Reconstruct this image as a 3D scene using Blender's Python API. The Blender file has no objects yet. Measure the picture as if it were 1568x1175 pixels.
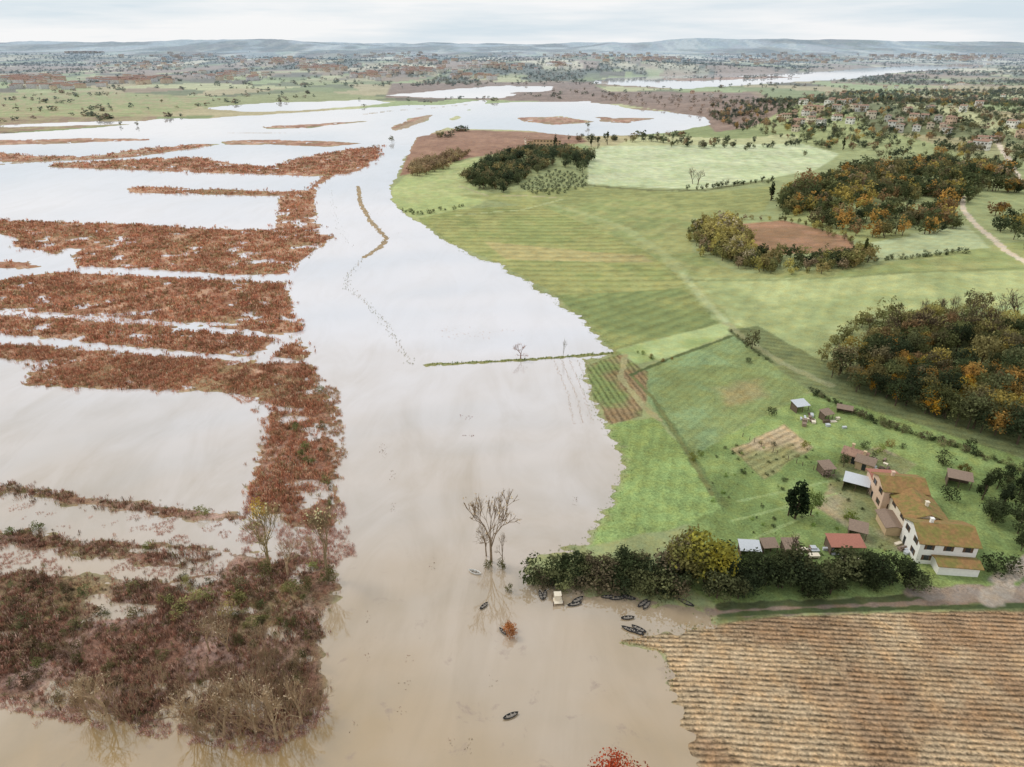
import bpy, bmesh, math, random
import numpy as np
from mathutils import Vector
rng=np.random.default_rng(7); random.seed(7)
# ---------------------------------------------------------------- survey set-up (drone at 100 m)
H=100.0; TH=math.radians(26.1); F=1045.0; ST,CT=math.sin(TH),math.cos(TH)
GAIN=1.12
def lin(r,g,b,k=1.0):
    c=np.array([r,g,b],float)/255
    c=np.where(c<0.04045,c/12.92,((c+0.055)/1.055)**2.4)
    return c*k/GAIN
def sstep(a,b,x):
    t=np.clip((x-a)/(b-a),0,1); return t*t*(3-2*t)
def hsh(ix,iy,seed):
    n=(ix.astype(np.int64)*374761393+iy.astype(np.int64)*668265263+seed*974711)&0xffffffff
    n=((n^(n>>13))*1274126177)&0xffffffff
    return ((n^(n>>16))&0xffffffff)/4294967296.0
def vn(x,y,seed=0):
    ix=np.floor(x);iy=np.floor(y);fx=x-ix;fy=y-iy
    fx=fx*fx*(3-2*fx);fy=fy*fy*(3-2*fy)
    a=hsh(ix,iy,seed);b=hsh(ix+1,iy,seed);c=hsh(ix,iy+1,seed);d=hsh(ix+1,iy+1,seed)
    return (a*(1-fx)+b*fx)*(1-fy)+(c*(1-fx)+d*fx)*fy
def fbm(x,y,seed=0,o=4):
    s=0;a=.5;t=0
    for i in range(o):
        s=s+a*vn(x*2**i+17.3*i,y*2**i+5.1*i,seed+i);t+=a;a*=.5
    return s/t
def sdpoly(x,y,poly,margin=160.):
    poly=np.asarray(poly)[:,:2]
    out=np.full(x.shape,-margin)
    m=(x>poly[:,0].min()-margin)&(x<poly[:,0].max()+margin)&(y>poly[:,1].min()-margin)&(y<poly[:,1].max()+margin)
    if not m.any(): return out
    px=x[m];py=y[m];d2=np.full(px.shape,1e18);ins=np.zeros(px.shape,bool)
    n=len(poly)
    for i in range(n):
        ax,ay=poly[i];bx,by=poly[(i+1)%n]
        ex=bx-ax;ey=by-ay;L=ex*ex+ey*ey+1e-9
        t=np.clip(((px-ax)*ex+(py-ay)*ey)/L,0,1)
        dx=px-ax-t*ex;dy=py-ay-t*ey
        d2=np.minimum(d2,dx*dx+dy*dy)
        if ay!=by:
            c=((ay>py)!=(by>py))&(px<(bx-ax)*(py-ay)/(by-ay)+ax); ins^=c
    d=np.sqrt(d2); out[m]=np.maximum(np.where(ins,d,-d),-margin); return out
def dline(x,y,pl,margin=40.):
    pl=np.asarray(pl)[:,:2]; out=np.full(x.shape,margin)
    m=(x>pl[:,0].min()-margin)&(x<pl[:,0].max()+margin)&(y>pl[:,1].min()-margin)&(y<pl[:,1].max()+margin)
    if not m.any(): return out
    px=x[m];py=y[m];d2=np.full(px.shape,1e18)
    for i in range(len(pl)-1):
        ax,ay=pl[i];bx,by=pl[i+1];ex=bx-ax;ey=by-ay;L=ex*ex+ey*ey+1e-9
        t=np.clip(((px-ax)*ex+(py-ay)*ey)/L,0,1)
        d2=np.minimum(d2,(px-ax-t*ex)**2+(py-ay-t*ey)**2)
    out[m]=np.minimum(np.sqrt(d2),margin); return out
def rays(pts):
    p=np.asarray(pts,float); dx=(p[:,0]-784)/F; dy=(587.5-p[:,1])/F
    return dx, CT+dy*ST, -ST+dy*CT
def flat(pts):
    a,b,c=rays(pts); t=H/np.maximum(-c,0.0015); return np.stack([a*t,b*t],1)
# ---------------------------------------------------------------- flooded areas
BIG=[(-500,208),(0,205),(100,200),(200,190),(240,184),(330,180),(420,175),(520,168),(600,164),(680,160),(738,155),(733,165),(705,175),(690,190),(670,202),(640,210),(625,235),(610,262),(600,285),(597,300),(603,316),(620,327),(645,343),(668,358),(690,375),(712,388),(735,399),(765,404),(780,420),(805,428),(822,445),(850,455),(862,472),(890,486),(905,506),(922,525),(937,540),(900,552),(895,575),(905,605),(925,650),(945,680),(955,715),(945,745),(932,770),(915,800),(905,822),(880,838),(830,850),(806,862),(805,880),(830,898),(900,908),(960,913),(1010,926),(1060,932),(1095,944),(1088,958),(1040,966),(985,971),(950,980),(1008,992),(1020,1015),(1032,1060),(1055,1120),(1070,1175),(1090,1400),(-500,1400)]
WAT=[BIG,
 [(735,160),(800,157),(900,156),(950,165),(1020,172),(1075,180),(1078,195),(1020,204),(930,208),(880,207),(820,202),(760,199),(700,197),(680,193),(700,175)],
 [(590,146),(680,139),(760,132),(850,133),(840,139),(790,142),(775,150),(700,151),(640,150)],
 [(310,166),(420,158),(560,154),(590,158),(480,168),(380,172)],
 [(0,196),(120,192),(240,190),(240,186),(120,188),(0,192)],
 [(930,120),(1100,113),(1250,111),(1350,103),(1530,96),(1500,103),(1380,111),(1290,122),(1200,127),(1050,136),(960,131),(905,127)]]
ISL=[ # reed beds / dykes
 [(-500,214),(0,214),(60,213),(150,212),(240,211),(240,216),(120,219),(0,222),(-500,222)],
 [(-500,234),(0,234),(60,240),(150,238),(215,228),(300,221),(330,222),(250,234),(190,243),(120,246),(50,248),(-500,250)],
 [(90,250),(200,245),(300,241),(345,248),(400,255),(480,261),(530,266),(480,271),(370,267),(250,263),(150,259),(70,256)],
 [(440,245),(520,232),(587,222),(582,240),(560,258),(530,268),(480,264),(420,257)],
 [(340,216),(430,213),(510,217),(560,220),(500,225),(420,223),(350,222)],
 [(400,193),(470,190),(560,186),(470,196),(410,197)],
 [(195,289),(230,286),(330,290),(430,293),(470,292),(470,300),(400,300),(280,298),(200,295)],
 [(430,303),(470,293),(478,280),(500,268),(515,268),(490,283),(481,300),(482,330),(492,350),(470,353),(420,353),(424,330)],
 [(-500,333),(0,338),(100,341),(200,345),(330,351),(430,354),(480,352),(510,362),(490,378),(462,400),(440,420),(380,422),(250,414),(120,408),(113,395),(122,381),(100,380),(85,390),(50,383),(20,378),(30,365),(0,357),(-500,350)],
 [(-500,398),(0,400),(40,402),(62,408),(40,412),(0,411),(-500,410)],
 [(-500,430),(0,432),(60,420),(100,418),(240,424),(380,432),(435,434),(445,470),(465,508),(430,512),(360,505),(250,492),(130,483),(0,474),(-500,465)],
 [(-500,478),(0,484),(120,490),(250,500),(350,512),(430,519),(405,536),(380,545),(280,538),(150,525),(50,515),(0,512),(-500,505)],
 [(420,545),(440,528),(464,524),(470,547),(450,549)],
 [(-500,520),(0,528),(100,533),(220,545),(350,553),(420,557),(472,556),(485,590),(510,625),(515,690),(510,740),(515,785),(525,800),(495,815),(440,800),(385,768),(390,720),(405,680),(413,622),(400,608),(330,600),(200,597),(100,592),(35,588),(50,570),(40,552),(0,548),(-500,540)],
 [(-500,715),(0,740),(60,750),(130,762),(220,772),(330,785),(380,788),(376,798),(300,796),(200,783),(100,771),(0,755),(-500,730)],
 [(-500,790),(0,812),(60,818),(120,828),(200,830),(280,840),(370,845),(420,858),(480,850),(505,860),(508,882),(470,895),(420,886),(350,884),(280,870),(200,858),(130,850),(60,840),(0,836),(-500,810)],
 [(-500,850),(0,868),(80,878),(180,887),(260,893),(320,880),(400,885),(470,890),(525,890),(495,935),(485,1000),(495,1052),(475,1095),(430,1135),(330,1122),(280,1097),(200,1106),(100,1085),(0,1068),(-500,1030)],
 [(790,180),(860,179),(905,187),(850,192),(800,186)],[(920,180),(990,182),(960,189),(925,186)],
 [(1000,121),(1180,117),(1230,119),(1050,125)],
 [(640,178),(665,176),(640,190),(605,200),(600,196)]]
WATw=[flat(p) for p in WAT]; ISLw=[flat(p) for p in ISL]
LINES=[([(548,285),(552,312),(570,342),(592,365),(584,378),(558,394)],1.5),
 ([(655,559),(700,557),(760,554),(840,549),(900,544),(940,541)],1.1),
 ([(560,175),(600,170),(660,166),(720,160)],5.0),
 ([(605,200),(640,188),(660,176)],4.0),
 ([(0,252),(130,243),(215,232)],3.5),([(250,203),(400,204),(560,205)],2.5)]
LINw=[(flat(p),w) for p,w in LINES]
def shore(x,y):
    s=np.full(x.shape,160.)
    for p in WATw: s=np.minimum(s,-sdpoly(x,y,p))
    for p in ISLw: s=np.maximum(s,sdpoly(x,y,p))
    return s
def reedmask(x,y):
    s=np.full(x.shape,-160.)
    for p in ISLw: s=np.maximum(s,sdpoly(x,y,p,20.))
    return s
KN=flat([(815,262)])[0]; TW=flat([(1370,185)])[0]; RH=flat([(1750,470)])[0]; UF=flat([(1420,300)])[0]
def rawh(x,y):
    h=np.zeros(x.shape); m=y>2400
    if m.any():
        X_,Y_=x[m],y[m]
        h[m]=sstep(2500,4600,Y_)*(6+78*fbm(X_/900,Y_/1100,3,4)*sstep(.30,.7,fbm(X_/2600,Y_/1800,9,2)))+sstep(6500,15000,Y_)*(5+400*fbm(X_/4200,Y_/4200,21,6)**1.9)
    g=lambda c,sx,sy,a: a*np.exp(-((x-c[0])/sx)**2-((y-c[1])/sy)**2)
    return h+g(KN,75,70,11)+g(TW,380,260,24)+g(RH,170,150,16)+g(UF,150,100,9)
def hills(x,y,s): return rawh(x,y)*sstep(8,150,s)
def sprime(x,y,s=None):
    if s is None: s=shore(x,y)
    n=(fbm(x/3.2,y/3.2,5,3)-.5)*4.6*sstep(40,140,y)+(fbm(x/16,y/16,6,3)-.5)*6*sstep(200,500,y)+(fbm(x/4,y/1.3,66,2)-.5)*3.5
    n+=(fbm(x/70,y/90,8,3)-.5)*50*sstep(500,1200,y)
    s2=s+n
    r=reedmask(x,y)
    pud=(0.655-fbm(x/11,y/6,14,4)-.03*sstep(30,0,np.abs(y-175)))*30
    s2=np.where(r>0.2,np.minimum(s2,np.maximum(pud,-1.0)+.4),s2)
    for p,w in LINw:
        d=dline(x,y,p); s2=np.maximum(s2,w-d+(vn(x/1.5,y/1.5,31)-.5)*w*1.6)
    return s2
def ground(x,y,full=False):
    s=shore(x,y); hb=hills(x,y,s); s2=sprime(x,y,s)
    z=hb+np.clip(s2*0.07,-1.2,0.35)
    return (z,s,s2) if full else z
def W(pts):
    """survey points -> ground coordinates"""
    a,b,c=rays(pts); n=len(a); ts=np.geomspace(150,30000,230)
    hit=np.full(n,30000.); tf=np.where(c<-1e-4,H/np.maximum(-c,1e-4),1e9); hit=np.minimum(hit,tf)
    done=(tf*b<250); prev=ts[0]
    for t in ts[1:]:
        z=H+c*t; y=b*t
        cand=(~done)&(z<np.where(y<2400,45,620))&(prev<tf)
        if cand.any():
            k=np.where(cand)[0]; r=rawh(a[k]*t,y[k])+.2; k=k[z[k]<r]
            if len(k):
                zz=hills(a[k]*t,y[k],shore(a[k]*t,y[k]))+.2; idx=k[z[k]<zz]
                if len(idx):
                    lo=np.full(len(idx),prev);hi=np.full(len(idx),t)
                    for _ in range(8):
                        m=(lo+hi)/2; X_=a[idx]*m;Y_=b[idx]*m
                        u=H+c[idx]*m<hills(X_,Y_,shore(X_,Y_))+.2
                        hi=np.where(u,m,hi);lo=np.where(u,lo,m)
                    hit[idx]=np.minimum(hi,tf[idx]);done[idx]=True
        prev=t
        if (done|(prev>tf)).all():break
    return np.stack([a*hit,b*hit],1)
# ---------------------------------------------------------------- mesh helpers
col=bpy.context.scene.collection
def link(o,parent=None):
    col.objects.link(o)
    if parent: o.parent=parent
    return o
def npmesh(name,V,Q,C=None,attrs=None,mat=None,parent=None,smooth=False):
    me=bpy.data.meshes.new(name); k=Q.shape[1]
    me.vertices.add(len(V)); me.vertices.foreach_set('co',np.ascontiguousarray(V,dtype=np.float32).ravel())
    me.loops.add(Q.size); me.loops.foreach_set('vertex_index',Q.astype(np.int32).ravel())
    me.polygons.add(len(Q)); me.polygons.foreach_set('loop_start',np.arange(0,Q.size,k,dtype=np.int32))
    if smooth: me.polygons.foreach_set('use_smooth',np.ones(len(Q),bool))
    me.update(calc_edges=True)
    if C is not None:
        a=me.color_attributes.new('Col','FLOAT_COLOR','POINT')
        a.data.foreach_set('color',np.concatenate([C,np.ones((len(C),1))],1).astype(np.float32).ravel())
    for n,v in (attrs or {}).items():
        a=me.attributes.new(n,'FLOAT','POINT'); a.data.foreach_set('value',v.astype(np.float32))
    if mat: me.materials.append(mat)
    return link(bpy.data.objects.new(name,me),parent)
# ---------------------------------------------------------------- materials
class NB:
    def __init__(s,name):
        s.m=bpy.data.materials.new(name); s.m.use_nodes=True; s.t=s.m.node_tree; s.b=s.t.nodes['Principled BSDF']
    def n(s,typ,**kw):
        nd=s.t.nodes.new(typ)
        for k,v in kw.items(): setattr(nd,k,v)
        return nd
    def l(s,a,b): s.t.links.new(a,b)
    def math(s,op,a,b=None,c=None):
        nd=s.n('ShaderNodeMath',operation=op)
        for i,v in enumerate((a,b,c)):
            if v is None: continue
            if isinstance(v,(int,float)): nd.inputs[i].default_value=v
            else: s.l(v,nd.inputs[i])
        return nd.outputs[0]
    def noise(s,scale,detail=4,vec=None,dist=0,rough=.5):
        nd=s.n('ShaderNodeTexNoise'); nd.inputs['Scale'].default_value=scale; nd.inputs['Detail'].default_value=detail
        nd.inputs['Distortion'].default_value=dist; nd.inputs['Roughness'].default_value=rough
        if vec is None:
            vec=s.n('ShaderNodeNewGeometry').outputs['Position']
        s.l(vec,nd.inputs['Vector']); return nd.outputs['Fac']
    def scale(s,colr,f):
        nd=s.n('ShaderNodeVectorMath',operation='SCALE'); s.l(colr,nd.inputs[0]); s.l(f,nd.inputs['Scale']); return nd.outputs[0]
    def mix(s,f,a,b):
        nd=s.n('ShaderNodeMix',data_type='RGBA'); 
        for i,v in ((0,f),(6,a),(7,b)):
            if hasattr(v,'links'): s.l(v,nd.inputs[i])
            elif i==0: nd.inputs[0].default_value=v
            else: nd.inputs[i].default_value=(*v,1)
        return nd.outputs[2]
    def ramp(s,f,a,b):
        nd=s.n('ShaderNodeMapRange'); nd.inputs[1].default_value=a; nd.inputs[2].default_value=b; s.l(f,nd.inputs[0]); return nd.outputs[0]
def m_terrain():
    s=NB('ground_mat'); at=s.n('ShaderNodeAttribute',attribute_name='Col').outputs['Color']
    rc=s.n('ShaderNodeAttribute',attribute_name='rowc').outputs['Fac']; ra=s.n('ShaderNodeAttribute',attribute_name='rowa').outputs['Fac']
    rg=s.n('ShaderNodeAttribute',attribute_name='rough').outputs['Fac']
    n1=s.noise(1.9,5,rough=.78); n2=s.noise(.12,5,rough=.65); n3=s.noise(.018,3)
    a=s.math('MULTIPLY',s.math('SUBTRACT',n1,.5),s.math('MULTIPLY',rg,3.8))
    b=s.math('MULTIPLY',s.math('SUBTRACT',n2,.5),1.1)
    c=s.math('MULTIPLY',s.math('SUBTRACT',n3,.5),.6)
    f=s.math('ADD',s.math('ADD',a,b),s.math('ADD',c,1.05))
    ph=s.math('MULTIPLY',s.math('ADD',rc,s.math('ADD',s.math('MULTIPLY',n2,.9),s.math('MULTIPLY',n1,.6))),6.28318)
    w=s.math('POWER',s.math('ADD',s.math('MULTIPLY',s.math('SINE',ph),.5),.5),1.4)
    w=s.math('MULTIPLY',w,s.math('ADD',s.math('MULTIPLY',s.ramp(s.noise(.5,4,rough=.7),.35,.62),.6),.4))
    f=s.math('MULTIPLY',f,s.math('SUBTRACT',1.0,s.math('MULTIPLY',w,ra)))
    f=s.math('MAXIMUM',f,.15)
    tint=s.mix(s.ramp(s.noise(.3,4,rough=.7),.42,.68),(1,1,1),(1.13,1.0,.86))
    mm=s.n('ShaderNodeVectorMath',operation='MULTIPLY'); s.l(at,mm.inputs[0]); s.l(tint,mm.inputs[1])
    s.l(s.scale(mm.outputs[0],f),s.b.inputs['Base Color']); s.b.inputs['Roughness'].default_value=.95
    s.b.inputs['Specular IOR Level'].default_value=.1
    bp=s.n('ShaderNodeBump'); bp.inputs['Distance'].default_value=.22; bp.inputs['Strength'].default_value=.6
    s.l(s.math('SUBTRACT',n1,s.math('MULTIPLY',w,ra)),bp.inputs['Height']); s.l(bp.outputs[0],s.b.inputs['Normal'])
    return s.m
def m_water():
    s=NB('flood_water_mat'); pos=s.n('ShaderNodeNewGeometry').outputs['Position']
    sp=s.n('ShaderNodeSeparateXYZ'); s.l(pos,sp.inputs[0])
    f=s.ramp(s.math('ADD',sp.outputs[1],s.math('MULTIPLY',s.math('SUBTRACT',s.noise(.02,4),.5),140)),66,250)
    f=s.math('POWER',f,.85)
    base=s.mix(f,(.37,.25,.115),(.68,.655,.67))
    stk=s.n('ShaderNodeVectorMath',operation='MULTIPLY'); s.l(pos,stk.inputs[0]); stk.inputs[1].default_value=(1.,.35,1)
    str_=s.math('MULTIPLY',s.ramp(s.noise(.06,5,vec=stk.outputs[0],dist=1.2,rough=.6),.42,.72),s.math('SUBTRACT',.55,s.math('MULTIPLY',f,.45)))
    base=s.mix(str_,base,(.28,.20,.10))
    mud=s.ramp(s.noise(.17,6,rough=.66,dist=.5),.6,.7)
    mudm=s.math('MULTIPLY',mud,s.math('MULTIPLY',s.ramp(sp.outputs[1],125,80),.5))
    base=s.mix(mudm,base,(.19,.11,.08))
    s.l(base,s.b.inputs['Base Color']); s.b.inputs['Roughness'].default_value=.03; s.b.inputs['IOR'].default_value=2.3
    bp=s.n('ShaderNodeBump'); bp.inputs['Distance'].default_value=.012; bp.inputs['Strength'].default_value=.3
    s.l(s.noise(1.1,3),bp.inputs['Height']); s.l(bp.outputs[0],s.b.inputs['Normal'])
    return s.m
def m_foliage():
    s=NB('foliage_mat'); at=s.n('ShaderNodeAttribute',attribute_name='Col').outputs['Color']
    f=s.ramp(s.noise(1.3,2),.2,.8); f=s.math('ADD',s.math('MULTIPLY',f,.5),.8); c=s.scale(at,f)
    d=s.n('ShaderNodeBsdfDiffuse'); t=s.n('ShaderNodeBsdfTranslucent'); s.l(c,d.inputs['Color']); s.l(c,t.inputs['Color'])
    mx=s.n('ShaderNodeMixShader'); mx.inputs[0].default_value=.4; s.l(d.outputs[0],mx.inputs[1]); s.l(t.outputs[0],mx.inputs[2])
    s.l(mx.outputs[0],s.t.nodes['Material Output'].inputs['Surface']); s.t.nodes.remove(s.b)
    return s.m
def m_plain(name,c,rough=.8,var=.35,scale=1.5,c2=None,wave=0):
    s=NB(name); n=s.noise(scale,6,rough=.65)
    if c2 is not None: base=s.mix(s.ramp(n,.42,.6),tuple(c),tuple(c2))
    else:
        base=s.mix(0.0,tuple(c),tuple(c))
    k=s.math('ADD',s.math('MULTIPLY',s.math('SUBTRACT',s.noise(scale*3.1,5),.5),var*2),1.0)
    if wave:
        wv=s.n('ShaderNodeTexWave'); wv.inputs['Scale'].default_value=wave; wv.inputs['Distortion'].default_value=.6
        tc=s.n('ShaderNodeTexCoord'); s.l(tc.outputs['Object'],wv.inputs['Vector'])
        k=s.math('MULTIPLY',k,s.math('ADD',s.math('MULTIPLY',wv.outputs['Fac'],.35),.75))
    s.l(s.scale(base,k),s.b.inputs['Base Color']); s.b.inputs['Roughness'].default_value=rough
    return s.m
MT=m_terrain(); MW=m_water(); MF=m_foliage()
# ---------------------------------------------------------------- terrain grid (finer near, coarser far)
py=np.arange(1340,104,-1.6); tr=(py-587.5)/F
Yr=H*(CT-tr*ST)/(ST+tr*CT)
Yr=np.concatenate([[15.],Yr[Yr>22],np.geomspace(Yr.max()*1.01,30000,170)])
dep=Yr*CT+H*ST; half=dep*784/F
cc=np.concatenate([-np.geomspace(4.5,1.09,30),np.linspace(-1.08,1.08,1000),np.geomspace(1.09,4.5,30)])
X=(half[:,None]*cc[None,:]).ravel(); Yy=np.repeat(Yr,len(cc))
Z,S,S2=ground(X,Yy,True)
nr,nc=len(Yr),len(cc)
def haze(C,Y,k=1.):  # aerial haze painted into the vertex colours, stronger with distance
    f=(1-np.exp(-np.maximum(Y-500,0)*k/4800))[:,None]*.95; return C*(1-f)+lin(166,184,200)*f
pal=np.array([lin(150,160,102),lin(128,140,86),lin(175,178,128),lin(146,126,96),lin(112,118,76),lin(168,158,116),lin(104,96,70),lin(148,164,108)])
def patch(x,y,sx,sy,seed):
    u=x/sx+.35*y/sy+.6*vn(x/sx*.5,y/sy*.5,seed+5);v=y/sy-.25*x/sx+.6*vn(x/sx*.5,y/sy*.5,seed+6)
    iu=np.floor(u);iv=np.floor(v);best=np.full(x.shape,1e9);idd=np.zeros(x.shape)
    for a in(-1,0,1):
        for b in(-1,0,1):
            cx=iu+a+hsh(iu+a,iv+b,seed);cy=iv+b+hsh(iu+a,iv+b,seed+1)
            d=np.abs(u-cx)+np.abs(v-cy); m=d<best; best=np.where(m,d,best); idd=np.where(m,hsh(iu+a,iv+b,seed+2),idd)
    return idd
C=np.tile(lin(140,150,102),(len(X),1)).astype(float)
idd=patch(X,Yy,150,260,40); k=sstep(650,900,Yy)[:,None]
C=C*(1-k)+pal[(idd*8).astype(int)%8]*k
wd=(sstep(.5,.55,fbm(X/190,Yy/420,77,4))*sstep(2200,2700,Yy))[:,None]; C=C*(1-wd)+lin(84,88,64)*wd
wd=(sstep(.54,.6,fbm(X/260,Yy/600,79,3))*sstep(2300,3300,Yy))[:,None]; C=C*(1-wd)+lin(150,126,104)*wd
wd=(sstep(.6,.64,fbm(X/220,Yy/900,83,3))*sstep(3000,3800,Yy))[:,None]; C=C*(1-wd)+lin(205,200,168)*wd
RC=np.zeros(len(X));RA=np.zeros(len(X));RG=np.full(len(X),.32)
def paint(pts,c,edge=.6,jit=2.,row=None,rough=None,world=None,var=None):
    w=world if world is not None else W(pts)
    sd=sdpoly(X,Yy,w,30.); sel=np.where(sd>-6-edge)[0]
    x=X[sel];y=Yy[sel];e=edge*np.maximum(1,y/250)
    m=sstep(-e,e,sd[sel]+(fbm(x/5,y/5,91,3)-.5)*jit)
    c=np.array(c); cc_=np.tile(c,(len(sel),1))
    if var is not None:
        q=sstep(.4,.62,fbm(x/14,y/14,55,4))[:,None]; cc_=cc_*(1-q)+np.array(var)*q
    C[sel]=C[sel]*(1-m[:,None])+cc_*m[:,None]
    if row: 
        ang,sp,am=row; a=math.radians(ang); RC[sel]=np.where(m>.5,(-x*math.sin(a)+y*math.cos(a))/sp,RC[sel]); RA[sel]=np.where(m>.5,am,RA[sel]*(1-m))
    else: RA[sel]*=(1-m)
    if rough is not None: RG[sel]=RG[sel]*(1-m)+rough*m
def stroke(pts,w,c,k=1.):
    wl=W(pts); d=dline(X,Yy,wl); sel=np.where(d<w*1.8+1)[0]
    m=(sstep(w*.65,w*.4,d[sel]+(vn(X[sel]/2,Yy[sel]/2,61)-.5)*w*.5)*k)[:,None]
    C[sel]=C[sel]*(1-m)+np.array(c)*m; RA[sel]*=(1-m[:,0])
paint([(-500,176),(0,180),(100,178),(240,179),(240,184),(200,191),(0,204),(-500,206)],lin(140,116,90),var=lin(150,140,98))
paint([(-500,140),(0,143),(150,140),(330,150),(300,166),(240,178),(0,180),(-500,176)],lin(148,158,100),var=lin(162,154,108),row=(-5,38,.16))
paint([(330,150),(480,140),(600,150),(560,154),(420,158),(310,166)],lin(142,148,94))
paint([(600,128),(900,126),(930,140),(1150,143),(1220,160),(1150,195),(1095,203),(1078,180),(950,160),(740,153),(590,150)],lin(138,114,96),var=lin(126,104,86),rough=.5)
paint([(640,208),(700,199),(830,203),(885,208),(900,218),(800,232),(720,242),(650,262),(612,270),(625,235)],lin(140,106,84),var=lin(150,116,92),rough=.5)
paint([(598,292),(620,270),(700,247),(735,242),(720,285),(760,300),(700,330),(640,340),(600,312)],lin(154,168,108),var=lin(162,170,114))
paint([(900,232),(930,224),(1100,222),(1230,221),(1285,236),(1245,262),(1180,274),(1080,290),(900,282)],lin(174,188,142),row=(80,14,.07),rough=.25,var=lin(182,192,152))
paint([(700,300),(900,286),(1080,295),(1190,285),(1170,325),(1060,335),(1000,300),(820,318)],lin(146,152,94),row=(10,9,.1),var=lin(134,142,88))
paint([(820,318),(1000,300),(1060,330),(1060,385),(1130,420),(1330,410),(1568,370),(1800,350),(1800,450),(1568,450),(1300,480),(1250,555),(1120,500),(1050,430),(980,380),(900,345)],lin(136,148,92),var=lin(150,155,98),row=(55,9,.11))
paint([(1060,425),(1300,425),(1568,415),(1800,410),(1800,480),(1568,465),(1300,492),(1250,560),(1130,500)],lin(162,172,116),var=lin(148,160,106),row=(60,7,.1))
paint([(640,335),(700,322),(820,313),(900,345),(980,380),(1050,430),(1110,495),(1000,522),(940,538),(850,450),(760,402),(690,372)],lin(150,154,94),var=lin(138,148,88),row=(-3,8,.28),jit=1,rough=.38)
paint([(740,370),(985,392),(1000,402),(775,398)],lin(168,160,106),row=(-3,8,.26),rough=.38)
paint([(850,452),(1062,440),(1110,495),(1000,522),(940,538)],lin(124,138,84),var=lin(138,146,88),row=(38,6.5,.26),jit=1,rough=.38)
paint([(940,538),(1000,522),(1110,495),(1125,512),(1030,548),(975,560)],lin(158,174,116),var=lin(144,162,100))
paint([(965,578),(1030,548),(1125,518),(1240,607),(1130,660),(1062,702),(1010,640)],lin(126,148,100),var=lin(124,138,84),row=(50,2.4,.15),jit=1,rough=.6)
paint([(1095,600),(1160,585),(1170,610),(1110,630)],lin(140,134,90),edge=3,jit=5,row=(50,2.4,.15),rough=.6)
paint([(898,560),(950,542),(992,572),(985,640),(935,652),(905,600)],lin(142,122,88),var=lin(122,138,82),row=(100,1.9,.55),rough=.6)
paint([(925,652),(1000,640),(1060,702),(1110,780),(1060,805),(900,840),(955,715)],lin(134,158,92),var=lin(128,148,84),row=(75,3.4,.16),rough=.65)
paint([(1062,702),(1130,660),(1240,607),(1400,650),(1568,722),(1800,800),(1800,920),(1568,905),(1100,930),(1050,900),(1050,805),(1110,780)],lin(110,130,74),var=lin(128,148,86),row=(60,5,.14),rough=.65)
paint([(1120,690),(1200,655),(1245,690),(1170,735)],lin(136,138,90),var=lin(172,154,120),row=(35,2.2,.4),rough=.65)
paint([(1290,700),(1345,690),(1400,720),(1345,760),(1395,850),(1330,840),(1250,780)],lin(116,124,82),var=lin(152,140,112),rough=.65)
paint([(1110,505),(1160,500),(1250,560),(1400,620),(1568,680),(1800,750),(1800,790),(1568,722),(1400,662),(1240,607),(1150,540)],lin(100,110,72),var=lin(114,124,80),row=(-32,3,.25),rough=.5)
paint([(1115,345),(1200,338),(1290,358),(1315,388),(1200,390),(1130,375)],lin(150,116,90),var=lin(136,108,80),rough=.5)
paint([(1330,372),(1480,345),(1515,380),(1330,402)],lin(160,172,128),rough=.25,row=(40,5,.1))
paint([(1400,492),(1568,465),(1800,460),(1800,560),(1568,545),(1430,540)],lin(156,172,118),var=lin(138,154,98))
paint([(1225,312),(1400,362),(1330,372),(1200,335)],lin(142,150,95))
paint([(950,980),(985,971),(1040,966),(1095,957),(1200,944),(1330,940),(1568,938),(1900,955),(1900,1400),(1060,1400),(1020,1000)],lin(184,160,124),var=lin(158,130,98),row=(-4.6,1.08,.82),jit=1.2,rough=.9)
paint([(1095,930),(1250,925),(1400,915),(1568,912),(1900,930),(1900,953),(1568,938),(1330,940),(1200,944),(1095,957)],lin(110,126,78),var=lin(96,104,66))
stroke([(1092,938),(1180,934),(1300,930),(1420,924),(1500,918),(1568,915),(1800,930)],3.2,lin(126,110,96))
stroke([(1100,931),(1180,927),(1300,923),(1420,916)],1.6,lin(76,84,54))
stroke([(1100,944),(1200,939),(1330,935),(1568,932)],1.1,lin(70,82,50))
stroke([(1400,908),(1470,915),(1530,912),(1600,905)],4.,lin(138,126,114))
stroke([(1510,925),(1540,895),(1590,850)],3.5,lin(156,146,132))
stroke([(1474,302),(1474,320),(1500,350),(1540,385),(1568,402),(1640,450)],3.2,lin(190,178,156))
stroke([(1525,215),(1545,245),(1556,268),(1562,290)],5,lin(200,188,168))
stroke([(840,312),(900,330),(960,352),(1010,385),(1045,420),(1080,462),(1112,495)],6,lin(160,170,120),.4)
stroke([(1045,420),(1080,462),(1112,495)],3,lin(172,184,138),.4)
stroke([(1112,495),(1140,525),(1200,565),(1270,600)],2.6,lin(140,142,104),.7)
stroke([(1118,508),(1142,532),(1180,560)],1.3,lin(70,80,48),.8)
stroke([(1005,622),(1040,672),(1075,730),(1108,775)],2.2,lin(96,112,68),.8)
stroke([(965,575),(1000,612),(1050,690),(1090,760)],1.2,lin(108,116,70))
stroke([(958,545),(950,580),(985,625),(1010,645)],2.0,lin(150,146,104))
stroke([(965,576),(1030,549),(1120,519)],1.6,lin(84,96,58))
stroke([(900,284),(1000,292),(1080,292),(1180,276)],5,lin(104,108,70),.9)
stroke([(1060,430),(1300,425),(1568,412)],2.5,lin(120,130,84),.7)
stroke([(700,330),(800,322),(860,306)],2,lin(170,180,130),.7)
stroke([(705,286),(745,300),(800,300),(850,303)],2.5,lin(166,158,124),.7)
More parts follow.
